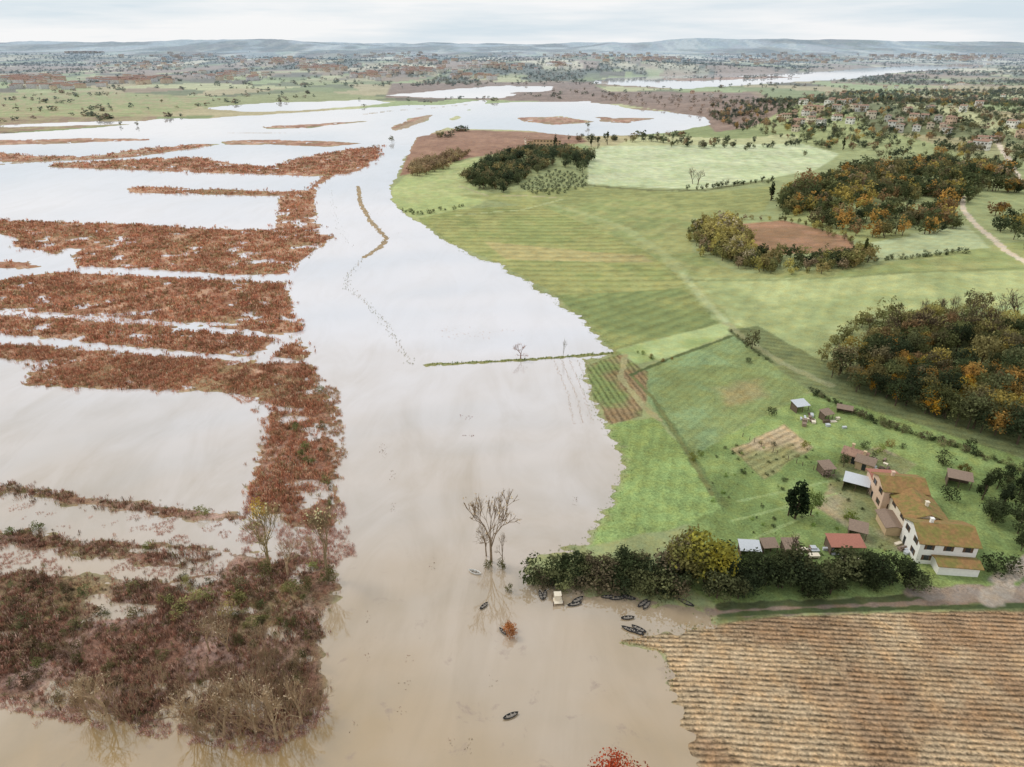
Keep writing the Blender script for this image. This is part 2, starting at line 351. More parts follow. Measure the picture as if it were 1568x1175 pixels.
for a_,b_ in [((1130,770),(1300,735)),((1120,800),(1280,760)),((1125,840),(1240,790))]: stroke([a_,b_],.8,lin(140,160,104),.6)
# reed beds
rm=reedmask(X,Yy); r=(sstep(-4,1,rm))[:,None]
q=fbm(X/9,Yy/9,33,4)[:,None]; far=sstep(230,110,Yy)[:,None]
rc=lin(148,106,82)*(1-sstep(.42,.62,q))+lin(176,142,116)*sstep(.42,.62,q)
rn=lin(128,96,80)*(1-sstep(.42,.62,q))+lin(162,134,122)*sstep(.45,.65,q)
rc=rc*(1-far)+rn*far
q2=sstep(.56,.72,fbm(X/24,Yy/20,35,3))[:,None]*.6; rc=rc*(1-q2)+lin(126,116,78)*q2
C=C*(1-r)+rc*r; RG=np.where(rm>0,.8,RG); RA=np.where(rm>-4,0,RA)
for i,(p,w) in enumerate(LINw):
    d=dline(X,Yy,p); m=(sstep(w*3,w,d))[:,None]; C=C*(1-m)+(lin(120,128,76) if i==1 else lin(160,140,112))*m
wet=(sstep(2.2,0,S2)*.35*(S2<3))[:,None]*(Yy[:,None]<700); C=C*(1-wet)+lin(150,138,108)*wet
L_=C.mean(1)[:,None]; C=(C*.89+L_*.11)*1.23*np.array([1.02,1.,1.])
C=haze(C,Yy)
C*=(1+(sstep(.42,.6,fbm(X/700,Yy/1500,85,5))*-.3+.08)*sstep(4500,8000,Yy))[:,None]
ii=np.arange(nr-1)[:,None]*nc+np.arange(nc-1)[None,:]; ii=ii.ravel()
Q=np.stack([ii,ii+1,ii+nc+1,ii+nc],1)
npmesh('ground',np.stack([X,Yy,Z],1),Q,C,{'rowc':RC,'rowa':RA,'rough':RG},MT,smooth=True)
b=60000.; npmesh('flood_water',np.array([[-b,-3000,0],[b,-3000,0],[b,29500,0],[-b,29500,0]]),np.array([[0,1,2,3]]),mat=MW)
# ---------------------------------------------------------------- vegetation prototypes (unit height)
def tube(p0,p1,r0,r1,k=5):
    p0=np.array(p0,float);p1=np.array(p1,float);d=p1-p0;d/=np.linalg.norm(d)+1e-9
    a=np.cross(d,[0.3,.9,.31]);a/=np.linalg.norm(a)+1e-9;b=np.cross(d,a)
    t=np.arange(k)*2*math.pi/k; ring=np.cos(t)[:,None]*a+np.sin(t)[:,None]*b
    V=np.concatenate([p0+ring*r0,p1+ring*r1]); i=np.arange(k);j=(i+1)%k
    return V,np.stack([i,j,j+k,i+k],1)
def joinp(parts):
    V=[];Q=[];Fc=[];B=[];o=0
    for v,q,f,bk in parts:
        V.append(v);Q.append(q+o);o+=len(v);Fc.append(np.broadcast_to(f,(len(v),)));B.append(np.full(len(v),bk))
    return np.concatenate(V),np.concatenate(Q),np.concatenate(Fc),np.concatenate(B)
def leaves(P,N,size,r):
    n=len(P); N=N+r.normal(0,.55,(n,3)); N/=np.linalg.norm(N,axis=1)[:,None]
    A=np.cross(N,r.normal(0,1,(n,3)));A/=np.linalg.norm(A,axis=1)[:,None];B=np.cross(N,A)
    s=(size*r.uniform(.6,1.4,n))[:,None]
    V=np.stack([P-A*s-B*s*.3,P+B*s*.7-A*s*.1,P+A*s+B*s*.25,P-B*s*.75+A*s*.1],1).reshape(-1,3)
    return V,np.arange(4*n).reshape(-1,4)
def proto_tree(seed,n=500,rad=.33,base=.22,leaf=.035,lumps=11,kind='round',limbs=6):
    r=np.random.default_rng(seed); parts=[]
    top=1.0; cz=(base+top)/2; hz=(top-base)/2
    cs=[];
    for i in range(lumps):
        a=r.uniform(0,6.28); zz=r.uniform(-.8,.85); rr=math.sqrt(max(0,1-zz*zz))*r.uniform(.35,.85)
        if kind=='cone': rr*=max(.15,.75-zz*.6)
        cs.append((rr*rad*math.cos(a),rr*rad*math.sin(a),cz+zz*hz*.78,r.uniform(.3,.55)))
    for i,(x,y,z,s) in enumerate(cs):
        m=n//lumps; d=r.normal(0,1,(m,3)); d/=np.linalg.norm(d,axis=1)[:,None]
        if kind=='cone': s*=.75
        P=np.array([x,y,z])+d*np.array([rad*s*1.1,rad*s*1.1,hz*s*.9])*(r.uniform(.5,1.2,m)[:,None])
        V,Qv=leaves(P,d,leaf,r); lf=np.repeat(r.uniform(.68,1.32,m)*r.uniform(.74,1.24),4)
        parts.append((V,Qv,lf,False))
    V,q=tube((0,0,0),(0.01,0,cz),.022,.012,6 if limbs>2 else 3); parts.append((V,q,1.,True))
    for (x,y,z,s) in cs[:limbs]:
        V,q=tube((0.005,0,max(base*.7,z-.25)),(x,y,z),.010,.004,3); parts.append((V,q,1.,True))
    return joinp(parts)
def proto_bare(seed,depth=5,spread=.5,stems=1,r0=.024,first=.3,leafy=0,up=.22,tip=.0028):
    r=np.random.default_rng(seed); parts=[]; tw=[]
    def rec(p,d,L,rad,k):
        e=p
        for _ in range(2):
            d=d+r.normal(0,.1,3); d/=np.linalg.norm(d); e2=e+d*L/2
            V,q=tube(e,e2,rad,rad*.85,4 if k<2 else 3)
            parts.append((V,q,1.,True)); e=e2; rad*=.85
        if k==depth: tw.append(e); return
        for _ in range(3 if k else 4):
            nd=d+r.normal(0,spread,3)+np.array([0,0,up]); nd/=np.linalg.norm(nd)
            rec(e-d*L*r.uniform(0,.4),nd,L*r.uniform(.6,.85),max(rad*.64,tip),k+1)
    for s in range(stems):
        a=r.uniform(0,6.28); d=np.array([math.cos(a)*.5,math.sin(a)*.5,1.])*1. if stems>1 else np.array([.05,0,1.])
        rec(np.array([math.cos(a)*.02*stems,math.sin(a)*.02*stems,-.02]),d/np.linalg.norm(d),first,r0*(1 if stems==1 else .45),0)
    if leafy:
        T=np.array(tw); T=T[r.integers(0,len(T),leafy)]+r.normal(0,.02,(leafy,3)); V,Qv=leaves(T,r.normal(0,1,(leafy,3)),.011,r)
        parts.append((V,Qv,np.repeat(r.uniform(.7,1.3,leafy),4),False))
    V,Qv,f,B=joinp(parts); s=1/V[:,2].max(); return V*s,Qv,f,B
def proto_tuft(seed,n=12,w0=.04,w1=.09,sp=.7):
    r=np.random.default_rng(seed)
    a=r.uniform(0,6.28,n); rr=r.uniform(0,sp,n); h=r.uniform(.4,1.,n); w=r.uniform(w0,w1,n)
    b0=np.stack([np.cos(a)*rr*.6,np.sin(a)*rr*.6,np.full(n,-.05)],1); t0=np.stack([np.cos(a)*rr,np.sin(a)*rr,h],1)
    t=a+r.uniform(0,3.1,n); s=np.stack([np.cos(t),np.sin(t),np.zeros(n)],1)*w[:,None]
    V=np.stack([b0-s*.5,b0+s*.5,t0+s*1.2,t0-s*1.2],1).reshape(-1,3)
    return V,np.arange(4*n).reshape(-1,4),np.repeat(r.uniform(.55,1.45,n),4),np.zeros(4*n,bool)
BARK=lin(120,104,88)
def scatter(name,protos,P,hs,ws,cols,bark=BARK,parent=None,hz=False,mat=None,gain=1.55,hk=1.):
    """one merged mesh of many plants. P (n,3), hs heights, ws width factor"""
    Vs=[];Qs=[];Cs=[];o=0; n=len(P)
    which=rng.integers(0,len(protos),n)
    for k,(v,q,f,bk) in enumerate(protos):
        ix=np.where(which==k)[0]
        if not len(ix): continue
        a=rng.uniform(0,6.283,len(ix)); ca=np.cos(a)[:,None];sa=np.sin(a)[:,None]
        hh=hs[ix][:,None];ww=ws[ix][:,None]
        x=(v[None,:,0]*ca-v[None,:,1]*sa)*hh*ww+P[ix,0][:,None]
        y=(v[None,:,0]*sa+v[None,:,1]*ca)*hh*ww+P[ix,1][:,None]
        z=v[None,:,2]*hh+P[ix,2][:,None]
        V=np.stack([x,y,z],2).reshape(-1,3)
        Cc=cols[ix][:,None,:]*f[None,:,None]*gain
        Cc=np.where(bk[None,:,None],np.array(bark)[None,None,:]*np.ones_like(Cc),Cc).reshape(-1,3)
        Qq=(q[None]+(np.arange(len(ix))*len(v))[:,None,None]).reshape(-1,q.shape[1])+o
        o+=len(V);Vs.append(V);Qs.append(Qq);Cs.append(Cc)
    V=np.concatenate(Vs);Cc=np.concatenate(Cs)
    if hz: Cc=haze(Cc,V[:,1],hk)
    return npmesh(name,V,np.concatenate(Qs),np.minimum(Cc,.8),mat=mat or MF,parent=parent)
def inpoly(w,n,tries=40):
    w=np.asarray(w)[:,:2]; out=[];c=0
    for _ in range(tries):
        x=rng.uniform(w[:,0].min(),w[:,0].max(),n*3);y=rng.uniform(w[:,1].min(),w[:,1].max(),n*3)
        m=sdpoly(x,y,w,5.)>0; out.append(np.stack([x[m],y[m]],1)); c+=m.sum()
        if c>=n:break
    return np.concatenate(out)[:n]
def area(w):
    x,y=w[:,0],w[:,1]; return abs(np.dot(x,np.roll(y,-1))-np.dot(y,np.roll(x,-1)))/2
def along(w,step,jit):
    out=[]
    for a,b in zip(w[:-1],w[1:]):
        L=np.linalg.norm(b-a); n=max(1,int(L/step)); t=(np.arange(n)+rng.uniform(0,1,n)*.6)/n
        out.append(a+(b-a)*t[:,None]+rng.normal(0,jit,(n,2)))
    return np.concatenate(out)
def z3(p,sink=.05):
    return np.column_stack([p,np.maximum(ground(p[:,0],p[:,1]),-.05)-sink])
def pick(palette,n,var=.12,w=None):
    i=rng.choice(len(palette),n,p=w); return np.array(palette)[i]*rng.uniform(1-var,1+var,(n,1))
TR=[proto_tree(i,800,.36,.16,.029,13) for i in range(5)]
TRm=[proto_tree(20+i,240,.38,.1,.05,10,limbs=3) for i in range(5)]
TRf=[proto_tree(40+i,36,.45,.02,.12,5,limbs=0) for i in range(4)]
CY=[proto_tree(60+i,260,.13,.03,.035,8,'cone') for i in range(3)]
CYn=[proto_tree(65+i,900,.24,.05,.028,14,'cone') for i in range(3)]
BUSH=[proto_tree(70+i,340,.62,-.05,.05,10,limbs=2) for i in range(5)]
BA=[proto_bare(80+i,leafy=120,spread=.36,up=.4,r0=.02,tip=.0024) for i in range(4)]
BAs=[proto_bare(90+i,4,.45,1,leafy=60,up=.35) for i in range(4)]
BS=[proto_bare(95+i,3,.36,10,r0=.026,first=.45,leafy=60,up=.35) for i in range(3)]
TU=[proto_tuft(i,10) for i in range(6)]
TUn=[proto_tuft(10+i,14,.022,.06,.75) for i in range(6)]
DG=[lin(68,76,50),lin(78,84,56),lin(58,66,46),lin(92,94,64)]
AUT=[lin(150,134,74),lin(160,126,70),lin(116,108,70),lin(92,94,60),lin(130,106,76),lin(106,98,72)]
def reeds(name,idx,n,hmin,hmax,pal_,wf=1.,pro=None):
    w=ISLw[idx]; p=inpoly(w,int(n)); m_=len(p)
    lam=np.minimum(3.5,1.0+p[:,1]/180); p=p+rng.normal(0,1,(m_,2))*lam[:,None]*.8
    vis=(np.abs(p[:,0])<(p[:,1]*CT+H*ST)*.75*1.2); p=p[vis]
    s=sprime(p[:,0],p[:,1]); cl=fbm(p[:,0]/7,p[:,1]/7,33,3)
    k_=(s>-.2)|(rng.uniform(0,1,len(p))<.28); k_&=rng.uniform(0,1,len(p))<(.3+sstep(.3,.6,cl))
    p=p[k_];cl=cl[k_]; P=z3(p,.02); m=len(P)
    c=pick(pal_,m,.25)*(.75+.5*fbm(p[:,0]/18,p[:,1]/18,88,3))[:,None]
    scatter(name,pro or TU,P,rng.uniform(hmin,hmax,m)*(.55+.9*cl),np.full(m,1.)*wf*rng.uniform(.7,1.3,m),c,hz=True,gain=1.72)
RP=[lin(156,112,88),lin(170,128,104),lin(142,102,78),lin(180,146,122),lin(130,112,82),lin(154,106,84)]
RN=[lin(130,98,82),lin(150,118,102),lin(112,88,72),lin(166,140,124),lin(118,110,78),lin(140,100,84),lin(98,82,64)]
for idx,n,h0,h1,pp,wf,pr in [(8,12000,.8,1.5,RP,1.5,TU),(10,10500,.8,1.5,RP,1.4,TU),(11,7000,.7,1.4,RP,1.2,TU),(12,300,.7,1.4,RP,1.,TU),(13,12000,.7,1.4,RP,1.0,TUn),(14,2600,.5,1.1,RN,.9,TUn),(15,4200,.5,1.1,RN,.9,TUn),(16,18000,.5,1.15,RN,.85,TUn),
    (2,1300,.9,2.,RP,2.4,TU),(3,1800,.9,2.,RP,2.4,TU),(1,1200,.9,2.,RP,2.4,TU),(7,900,.8,1.5,RP,1.3,TU),(6,700,.8,1.5,RP,1.3,TU),(9,200,.8,1.5,RP,1.3,TU)]:
    reeds('reed_bed',idx,n,h0,h1,pp,wf,pr)
def speckarea(name,poly,n,h,cols,wf=.7,thr=.5):
    p=inpoly(flat(poly),n); k_=fbm(p[:,0]/5,p[:,1]/4,44,3)>thr; p=p[k_]; m=len(p)
    scatter(name,TUn,np.column_stack([p,np.full(m,-.08)]),rng.uniform(h*.5,h,m),np.full(m,wf),pick(cols,m,.2),gain=1.7)
PK=[lin(176,144,132),lin(158,122,108),lin(182,156,146)]
speckarea('flooded_reeds',[(380,745),(520,745),(545,850),(500,880),(370,845)],2600,.9,PK,1.,.47)
speckarea('flooded_reeds',[(0,835),(520,880),(520,895),(0,872)],1600,.6,PK,.9,.5)
speckarea('flooded_reeds',[(230,790),(400,800),(420,850),(230,830)],900,.6,PK,.9,.54)
speckarea('flooded_reeds',[(0,795),(300,835),(300,800),(0,760)],900,.5,PK,.9,.57)
speckarea('flooded_reeds',[(470,560),(520,600),(530,700),(525,790),(500,700)],1100,1.,[lin(150,128,100),lin(160,124,100)],1.,.42)
speckarea('flooded_reeds',[(0,1065),(200,1100),(440,1130),(500,1060),(505,1100),(440,1160),(200,1125),(0,1085)],1200,.8,PK,1.,.45)
speckarea('submerged_grass',[(650,500),(800,500),(800,520),(650,520)],260,.4,[lin(200,160,140)],.9,.55)
for q_ in [((200,545),(400,555),(420,565),(220,555)),((0,470),(130,478),(300,500),(0,492)),((330,590),(410,600),(405,680),(390,760),(380,760),(400,640))]:
    speckarea('flooded_reeds',q_,700,.8,[lin(190,150,130),lin(170,130,110)],1.1,.52)
def speck(name,line,step,jit,h,cols,wf=.6):
    p=along(flat(line),step,jit); P=np.column_stack([p,np.full(len(p),-.1)]); m=len(P)
    scatter(name,TU,P,rng.uniform(h*.5,h,m),np.full(m,wf),pick(cols,m,.2))
GR=[lin(130,126,90),lin(150,130,102),lin(110,112,72)]
speck('submerged_grass',[(548,285),(552,312),(570,342),(592,365),(584,378),(558,394),(535,420),(530,440),(560,462),(590,495),(612,530),(632,562)],.7,.9,.7,GR)
speck('submerged_grass',[(506,290),(512,330),(525,360),(540,380)],3,1,.6,GR)
speck('submerged_grass',[(855,420),(870,440),(880,455)],1.5,1.5,.6,GR)
speck('submerged_grass',[(580,290),(600,350),(650,420),(700,440)],7,4,.4,GR)
for i in range(7):
    a=848+i*12; speck('flooded_garden_row',[(a,552),(a+22,604),(a+30+i*3,650)],.5,.25,.45,[lin(180,150,124),lin(160,140,112)],.7)
speck('submerged_grass',[(655,559),(760,554),(840,549),(940,541)],.5,.4,.9,[lin(92,110,56),lin(110,118,66)],.8)
speck('flood_debris',[(706,637),(722,640),(716,643)],.35,.35,.35,[lin(120,60,50),lin(100,60,50)],1.5)
speck('flood_debris',[(708,667),(726,668)],.35,.2,.35,[lin(110,70,56)],1.5)
for q_ in [(587,690),(585,680),(622,1040),(690,1130),(752,1040),(716,1137),(600,770),(540,1105),(880,760),(720,1130),(560,1000),(660,860),(600,720),(560,940),(625,1000),(615,1080)]:
    speck('flood_debris',[q_,(q_[0]+3,q_[1]+9),(q_[0]-2,q_[1]+14)],.3,.4,.3,[lin(130,100,86),lin(110,96,70)],1.)
def grass_edge(name,line,step,jit,h,cols,wf=1):
    p=along(flat(line),step,jit); s=sprime(p[:,0],p[:,1]); p=p[(s>-1.8)]; P=z3(p); m=len(P)
    scatter(name,TU,P,rng.uniform(h*.5,h,m),np.full(m,wf),pick(cols,m,.2))
grass_edge('shore_grass',BIG[23:56],.25,1.6,.4,[lin(128,140,84),lin(150,150,108),lin(118,132,80)])
grass_edge('shore_grass',BIG[56:64],.25,.8,.4,[lin(180,150,112),lin(120,124,76)])
def mass(name,poly,sp,h0,h1,palette,protos,wf=1.,w=None,hz=True,line=False,jit=2.,gain=1.5,gap=0,gs=25.):
    pw=W(poly)
    p=along(pw,sp,jit) if line else inpoly(pw,max(3,int(area(pw)/(sp*sp))))
    s=shore(p[:,0],p[:,1]); p=p[s>-1] if len(p[s>-1]) else p
    if gap: 
        q=p[fbm(p[:,0]/gs,p[:,1]/gs,123,3)>gap]; p=q if len(q) else p
    P=z3(p,.2); m=len(P)
    hh=rng.uniform(h0,h1,m)*(.75+.5*fbm(p[:,0]/15,p[:,1]/15,7,2))
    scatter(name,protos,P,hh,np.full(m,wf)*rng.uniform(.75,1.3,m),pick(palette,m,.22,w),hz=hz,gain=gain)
TB=DG+[lin(110,112,76),lin(128,120,90),lin(102,92,72)]
SH=[lin(96,90,62),lin(110,100,70),lin(84,74,56),lin(120,96,78),lin(100,100,64),lin(132,110,90)]
mass('marsh_shrubs',[(0,885),(200,895),(480,900),(480,1000),(480,1100),(330,1110),(200,1090),(0,1060)],3.0,.9,2.3,SH,BUSH,.95,gap=.48,gs=12,gain=1.4)
mass('marsh_shrubs',[(200,885),(490,895),(480,960),(300,965)],3.0,1.2,2.8,[lin(116,112,72),lin(136,130,84),lin(90,88,60),lin(100,84,62)],BUSH,.9,gap=.42,gs=10,gain=1.5)
mass('marsh_shrubs',[(405,640),(500,630),(508,780),(400,760)],4.5,.9,2.2,SH,BUSH,.9,gap=.45,gs=12,gain=1.4)
mass('tree_belt',[(812,888),(870,878),(960,878),(1040,884),(1040,918),(960,908),(840,900)],1.5,3,6.,TB,BUSH,.9,gain=1.4)
mass('tree_belt',[(860,876),(960,866),(1040,874),(1040,905),(900,895)],3.6,5,7.5,TB,TR,1.15,gain=1.4)
mass('tree_belt',[(1000,880),(1100,878),(1180,886),(1390,882),(1405,908),(1250,916),(1100,922),(1030,915)],2.3,3,6.5,DG,TR,1.25,gain=1.25)
mass('tree_belt',[(1085,882),(1250,888),(1390,882),(1398,900),(1250,908),(1090,908)],2.9,4,8,DG,TR,1.25,gain=1.25)
mass('autumn_tree_group',[(1000,874),(1060,870),(1105,882),(1060,898),(995,888)],3.6,7,11,[lin(132,126,76),lin(112,112,74),lin(146,134,84),lin(124,114,90)],TR,1.1)
AW=[.12,.12,.1,.12,.10,.09,.12,.11,.06,.06]
mass('woodland',[(1262,592),(1330,555),(1420,535),(1568,570),(1750,600),(1750,760),(1568,706),(1480,678),(1400,650),(1330,622)],4.2,6,11.5,DG+AUT,TR,1.,AW,gap=.34,gs=18)
mass('autumn_woodland_edge',[(1252,588),(1300,568),(1400,595),(1568,650),(1568,690),(1400,648),(1330,620)],4.6,4.5,9,[lin(186,142,58),lin(164,144,70),lin(140,120,70),lin(120,112,70)],TR,.95)
mass('woodland_bare',[(1290,535),(1400,515),(1568,545),(1568,580),(1400,550),(1310,565)],6.5,10,15,[lin(160,146,106)],BAs,1.)
mass('woodland',[(1310,548),(1400,520),(1470,535),(1568,550),(1568,580),(1400,560),(1330,566)],5,7,11,[lin(136,130,84),lin(150,142,86),lin(108,110,70)],TR,1.)
mass('hedgerow',[(1255,560),(1300,530),(1330,510),(1400,505)],4,4,9,[lin(136,130,84),lin(110,108,70)],TRm,1,None,True,True,2)
gp=[lin(150,142,84),lin(118,114,72),lin(92,94,62),lin(136,122,82),lin(128,112,90)]
mass('grove',[(1062,352),(1072,376),(1105,398),(1150,416),(1240,416),(1325,408),(1322,388)],3.0,5,9,gp,TRm,1.,None,True,True,2.5)
mass('grove',[(1068,352),(1100,370),(1140,390),(1230,396),(1320,396),(1325,408),(1240,416),(1150,416),(1105,398)],4.,5,8,gp+DG,TRm,1.1,gap=.33)
mass('grove',[(1062,352),(1110,345),(1160,388),(1150,412),(1105,395)],5.,8,12,[lin(168,156,90),lin(146,136,86),lin(150,140,114)],TRm,1.)
mass('grove',[(1062,350),(1110,336),(1190,338),(1240,346),(1300,374),(1325,392)],4.5,3,5,gp,TRm,1.,None,True,True,1.)
UW=[.1,.12,.08,.12,.09,.08,.13,.12,.06,.05,.05]
mass('woodland',[(1195,330),(1200,300),(1260,275),(1350,258),(1450,250),(1540,265),(1560,295),(1480,312),(1390,320),(1330,325),(1280,328)],6.4,7,13,DG+AUT+[lin(140,122,98)],TRm,1.05,UW,gap=.38,gs=30)
mass('woodland',[(1240,345),(1330,335),(1440,325),(1480,348),(1420,360),(1330,368),(1290,362)],6.,6,11,DG+AUT,TRm,1.05,gap=.36,gs=25)
mass('woodland',[(1490,330),(1568,325),(1700,330),(1700,420),(1600,400),(1540,372)],8,6,10,DG+AUT,TRm,1.1,gap=.4)
mass('hedgerow',[(1195,335),(1250,330),(1320,330),(1400,326),(1475,330)],5,6,10,DG+AUT,TRm,1.,None,True,True,3)
mass('hedgerow',[(1340,240),(1420,244),(1500,250),(1568,262)],7,6,11,DG+AUT,TRm,1.,None,True,True,6)
mass('knoll_wood',[(712,276),(740,250),(800,236),(870,232),(908,246),(898,268),(850,254),(800,278),(775,296),(730,290)],6.2,6,11,DG+[lin(134,120,78),lin(120,110,78)],TRm,1.1,gap=.35)
mass('willow_scrub',[(612,270),(640,252),(690,242),(722,236),(705,254),(650,270)],5.5,6,11,[lin(146,126,96),lin(154,136,102),lin(134,112,88)],TRm,1.,gap=.33)
mass('hedgerow',[(880,216),(1000,218),(1060,226),(1150,228),(1230,222),(1285,232)],6.,5,10,DG+AUT[2:],TRm,1.1,None,True,True,6.)
mass('hedgerow',[(880,214),(1000,214),(1060,220),(1150,220)],8,6,10,DG,TRm,1.,None,True,True,8.)
mass('hedgerow',[(1325,402),(1400,396),(1480,388)],2.5,2,3.2,DG,BUSH,.8,None,True,True,.6)
mass('hedgerow',[(1055,292),(1120,286),(1190,278)],4,3,6,DG,TRm,1.,None,True,True,2)
mass('hedgerow',[(1240,608),(1300,640),(1380,672),(1450,695),(1568,740)],1.,1.,2.4,TB,BUSH,.9,None,True,True,.5)
mass('hedgerow',[(1430,490),(1480,480),(1510,472)],4,5,8,[lin(148,142,94),lin(130,124,80)],TRm,1,None,True,True,1)
mass('shrubs',[(615,322),(640,330),(690,322),(715,316)],4.,2,3.4,DG,BUSH,.8,None,True,True,1.2)
mass('shrubs',[(975,540),(1010,556),(1035,550)],2.5,1.,1.8,[lin(140,110,60),lin(100,112,60)],BUSH,.8,None,True,True,.6)
mass('shrubs',[(1118,510),(1142,536),(1182,566)],5,.8,1.6,DG,BUSH,.9,None,True,True,.5)
mass('garden_trees',[(1200,690),(1260,720),(1330,700),(1420,700),(1560,740),(1568,790),(1520,800),(1500,740),(1350,680),(1250,700)],6.5,1.5,4.5,DG+[lin(120,128,66),lin(150,130,80)],BUSH,.8)
mass('garden_plants',[(1070,720),(1130,670),(1240,690),(1300,760),(1380,850),(1130,860),(1100,790)],4.,.4,1.3,DG+[lin(120,140,70),lin(160,150,110)],BUSH,.9)
mass('garden_trees',[(1480,730),(1568,730),(1620,800),(1600,860),(1530,830),(1500,790)],4.5,3,7,DG,TR,1.1)
mass('town_trees',[(1080,168),(1200,155),(1300,142),(1568,138),(1750,140),(1750,245),(1568,250),(1450,243),(1285,230),(1150,206),(1098,192)],16,5,11,DG+AUT,TRm,1.15,[.14,.14,.12,.14,.05,.05,.11,.11,.07,.07],gap=.36,gs=90)
mass('marsh_scrub',[(880,145),(1100,150),(1180,165),(1100,180),(960,160)],36,5,9,[lin(132,114,96),lin(142,120,102)],TRf,1.3)
ow=W([(792,285),(850,262),(900,272),(897,288),(852,301),(805,297)])
c0=ow.mean(0); g=[]
for i in range(-16,17):
    for j in range(-16,17):
        a=math.radians(28); u=i*6.8;v=j*6.4; g.append((c0[0]+u*math.cos(a)-v*math.sin(a),c0[1]+u*math.sin(a)+v*math.cos(a)))
g=np.array(g)+rng.normal(0,.4,(len(g),2)); g=g[sdpoly(g[:,0],g[:,1],ow,5.)>0]
scatter('olive_grove',BUSH,z3(g),rng.uniform(2.6,3.8,len(g)),np.full(len(g),.9),pick([lin(86,94,70),lin(76,84,60)],len(g)),hz=True,gain=1.)
# distant trees: woods and field hedges
n=70000; Yd=1/rng.uniform(1/10000,1/900,n); xd=rng.uniform(-1,1,n)*(Yd*CT+H*ST)*.9
far_=rng.uniform(0,1,n)<.6; Yd=np.where(far_,rng.uniform(2300,8000,n),Yd); xd=np.where(far_,rng.uniform(-1,1,n)*Yd*.82,xd)
ds=fbm(xd/190,Yd/420,77,4); lineh=patch(xd,Yd,150,260,40); e2=patch(xd+8,Yd+12,150,260,40); cl_=fbm(xd/260,Yd/400,19,3)
keep=((ds>.52)&(Yd>2200)&(rng.uniform(0,1,n)<.5))|((lineh!=e2)&(cl_>.44))
xd=xd[keep];Yd=Yd[keep]; s=shore(xd,Yd); k_=s>25; xd=xd[k_][:12000];Yd=Yd[k_][:12000]
P=z3(np.column_stack([xd,Yd]),.3)
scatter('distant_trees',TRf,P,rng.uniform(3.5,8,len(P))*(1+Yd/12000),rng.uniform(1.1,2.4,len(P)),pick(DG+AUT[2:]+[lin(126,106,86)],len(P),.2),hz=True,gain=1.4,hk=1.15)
# ---------------------------------------------------------------- individual trees
def single(name,px,protos,h,wf,c,bark=BARK,gain=1.4):
    p=W([px]) ; P=z3(p,.15)
    return scatter(name,protos,P,np.array([float(h)]),np.array([float(wf)]),np.array([c]),bark,gain=gain)
YB=lin(210,190,146); GB=lin(190,172,146)
single('bare_tree',(413,880),[BA[0]],19,.95,YB,lin(196,178,134)); single('bare_tree',(502,884),[BA[1]],18,.85,YB,lin(180,160,126))
single('bare_tree',(754,858),[BA[2]],19,.7,GB,lin(184,162,136)); single('bare_tree',(745,852),[BAs[3]],10,.5,GB,lin(176,156,132)); single('bare_tree',(770,862),[BAs[0]],8,.5,GB,lin(176,156,132))
single('bare_tree',(797,549),[BAs[0]],6,1.6,lin(180,130,100),lin(176,132,110)); 
single('bare_tree',(862,548),[BAs[1]],8,.35,GB,lin(150,140,110))
for q_,h,w_ in [((408,884),4,1),((770,872),3.5,.7),((780,905),2.4,.8),((504,890),4,1.1),((748,868),2.6,1),((470,905),3,1.2)]:
    single('shrub',q_,BUSH,h,w_*.8,lin(104,100,66))
single('orange_shrub',(781,970),[proto_tree(200,900,.62,-.05,.045,10)],3.3,.75,lin(176,120,74))
single('yellow_tree',(400,800),[proto_tree(201,420,.4,.3,.04,8)],6.5,.9,lin(190,162,86))
for q_,h in [((335,985),7),((345,965),6.5),((150,1095),7.5),((200,1100),6),((290,1100),7),((330,1125),9),((365,1120),9.5),((400,1110),10),((440,1125),9.),((455,1090),8),((480,1085),7),((165,1085),7),((360,1080),8.5),((420,1080),9),((385,1050),8),((440,1040),7),((310,1060),7),((470,1020),6),((130,1080),6),((120,1000),5),((410,1010),7),((240,1060),6)]:
    k_=rng.uniform(.8,1.1); single('bare_willow',q_,BS,h,.75,lin(206,180,146)*k_,lin(204,178,146)*k_)
for q_,h,b_ in [((170,1105),11,0),((345,1128),12,1),((425,1138),12,2),((300,1112),10,3),((465,1110),10,0),((350,1000),9,1),((390,1125),11,3),((130,1098),9,2),((440,880),9,3),((480,865),8,2),((320,1000),8,0)]:
    single('bare_tree',q_,[BAs[b_]],h,.9,GB,lin(216,192,158))
for q_,c_ in [((280,935),(150,144,96)),((225,840),(124,128,76)),((470,690),(108,118,72)),((478,712),(98,110,68)),((462,700),(108,114,70)),((440,960),(96,94,64)),((350,940),(160,146,96)),((15,820),(104,112,70)),((60,810),(100,104,66)),((480,870),(140,144,90)),((505,775),(100,104,68)),((500,740),(114,116,76)),((455,660),(100,104,66)),((300,985),(116,102,74)),((120,965),(104,98,68)),((205,945),(106,98,68)),((310,790),(124,124,78)),((205,905),(116,110,76)),((490,600),(114,114,70)),((400,930),(88,90,60)),((270,950),(140,134,88)),((370,905),(108,104,74)),((40,960),(96,94,66)),((60,1040),(112,96,74)),((390,960),(120,116,76)),((320,920),(130,126,84)),((250,1010),(108,102,70)),((450,905),(126,124,80)),((20,900),(110,108,76)),((130,910),(100,104,70)),((300,920),(152,148,96)),((262,925),(140,138,90)),((350,915),(150,146,88))]:
    single('shrub',q_,BUSH,rng.uniform(1.6,3.2),1.,lin(*c_),gain=1.6)
single('red_autumn_tree',(955,1232),[proto_tree(202,2600,.46,.2,.02,16)],10.3,.9,lin(160,76,50))
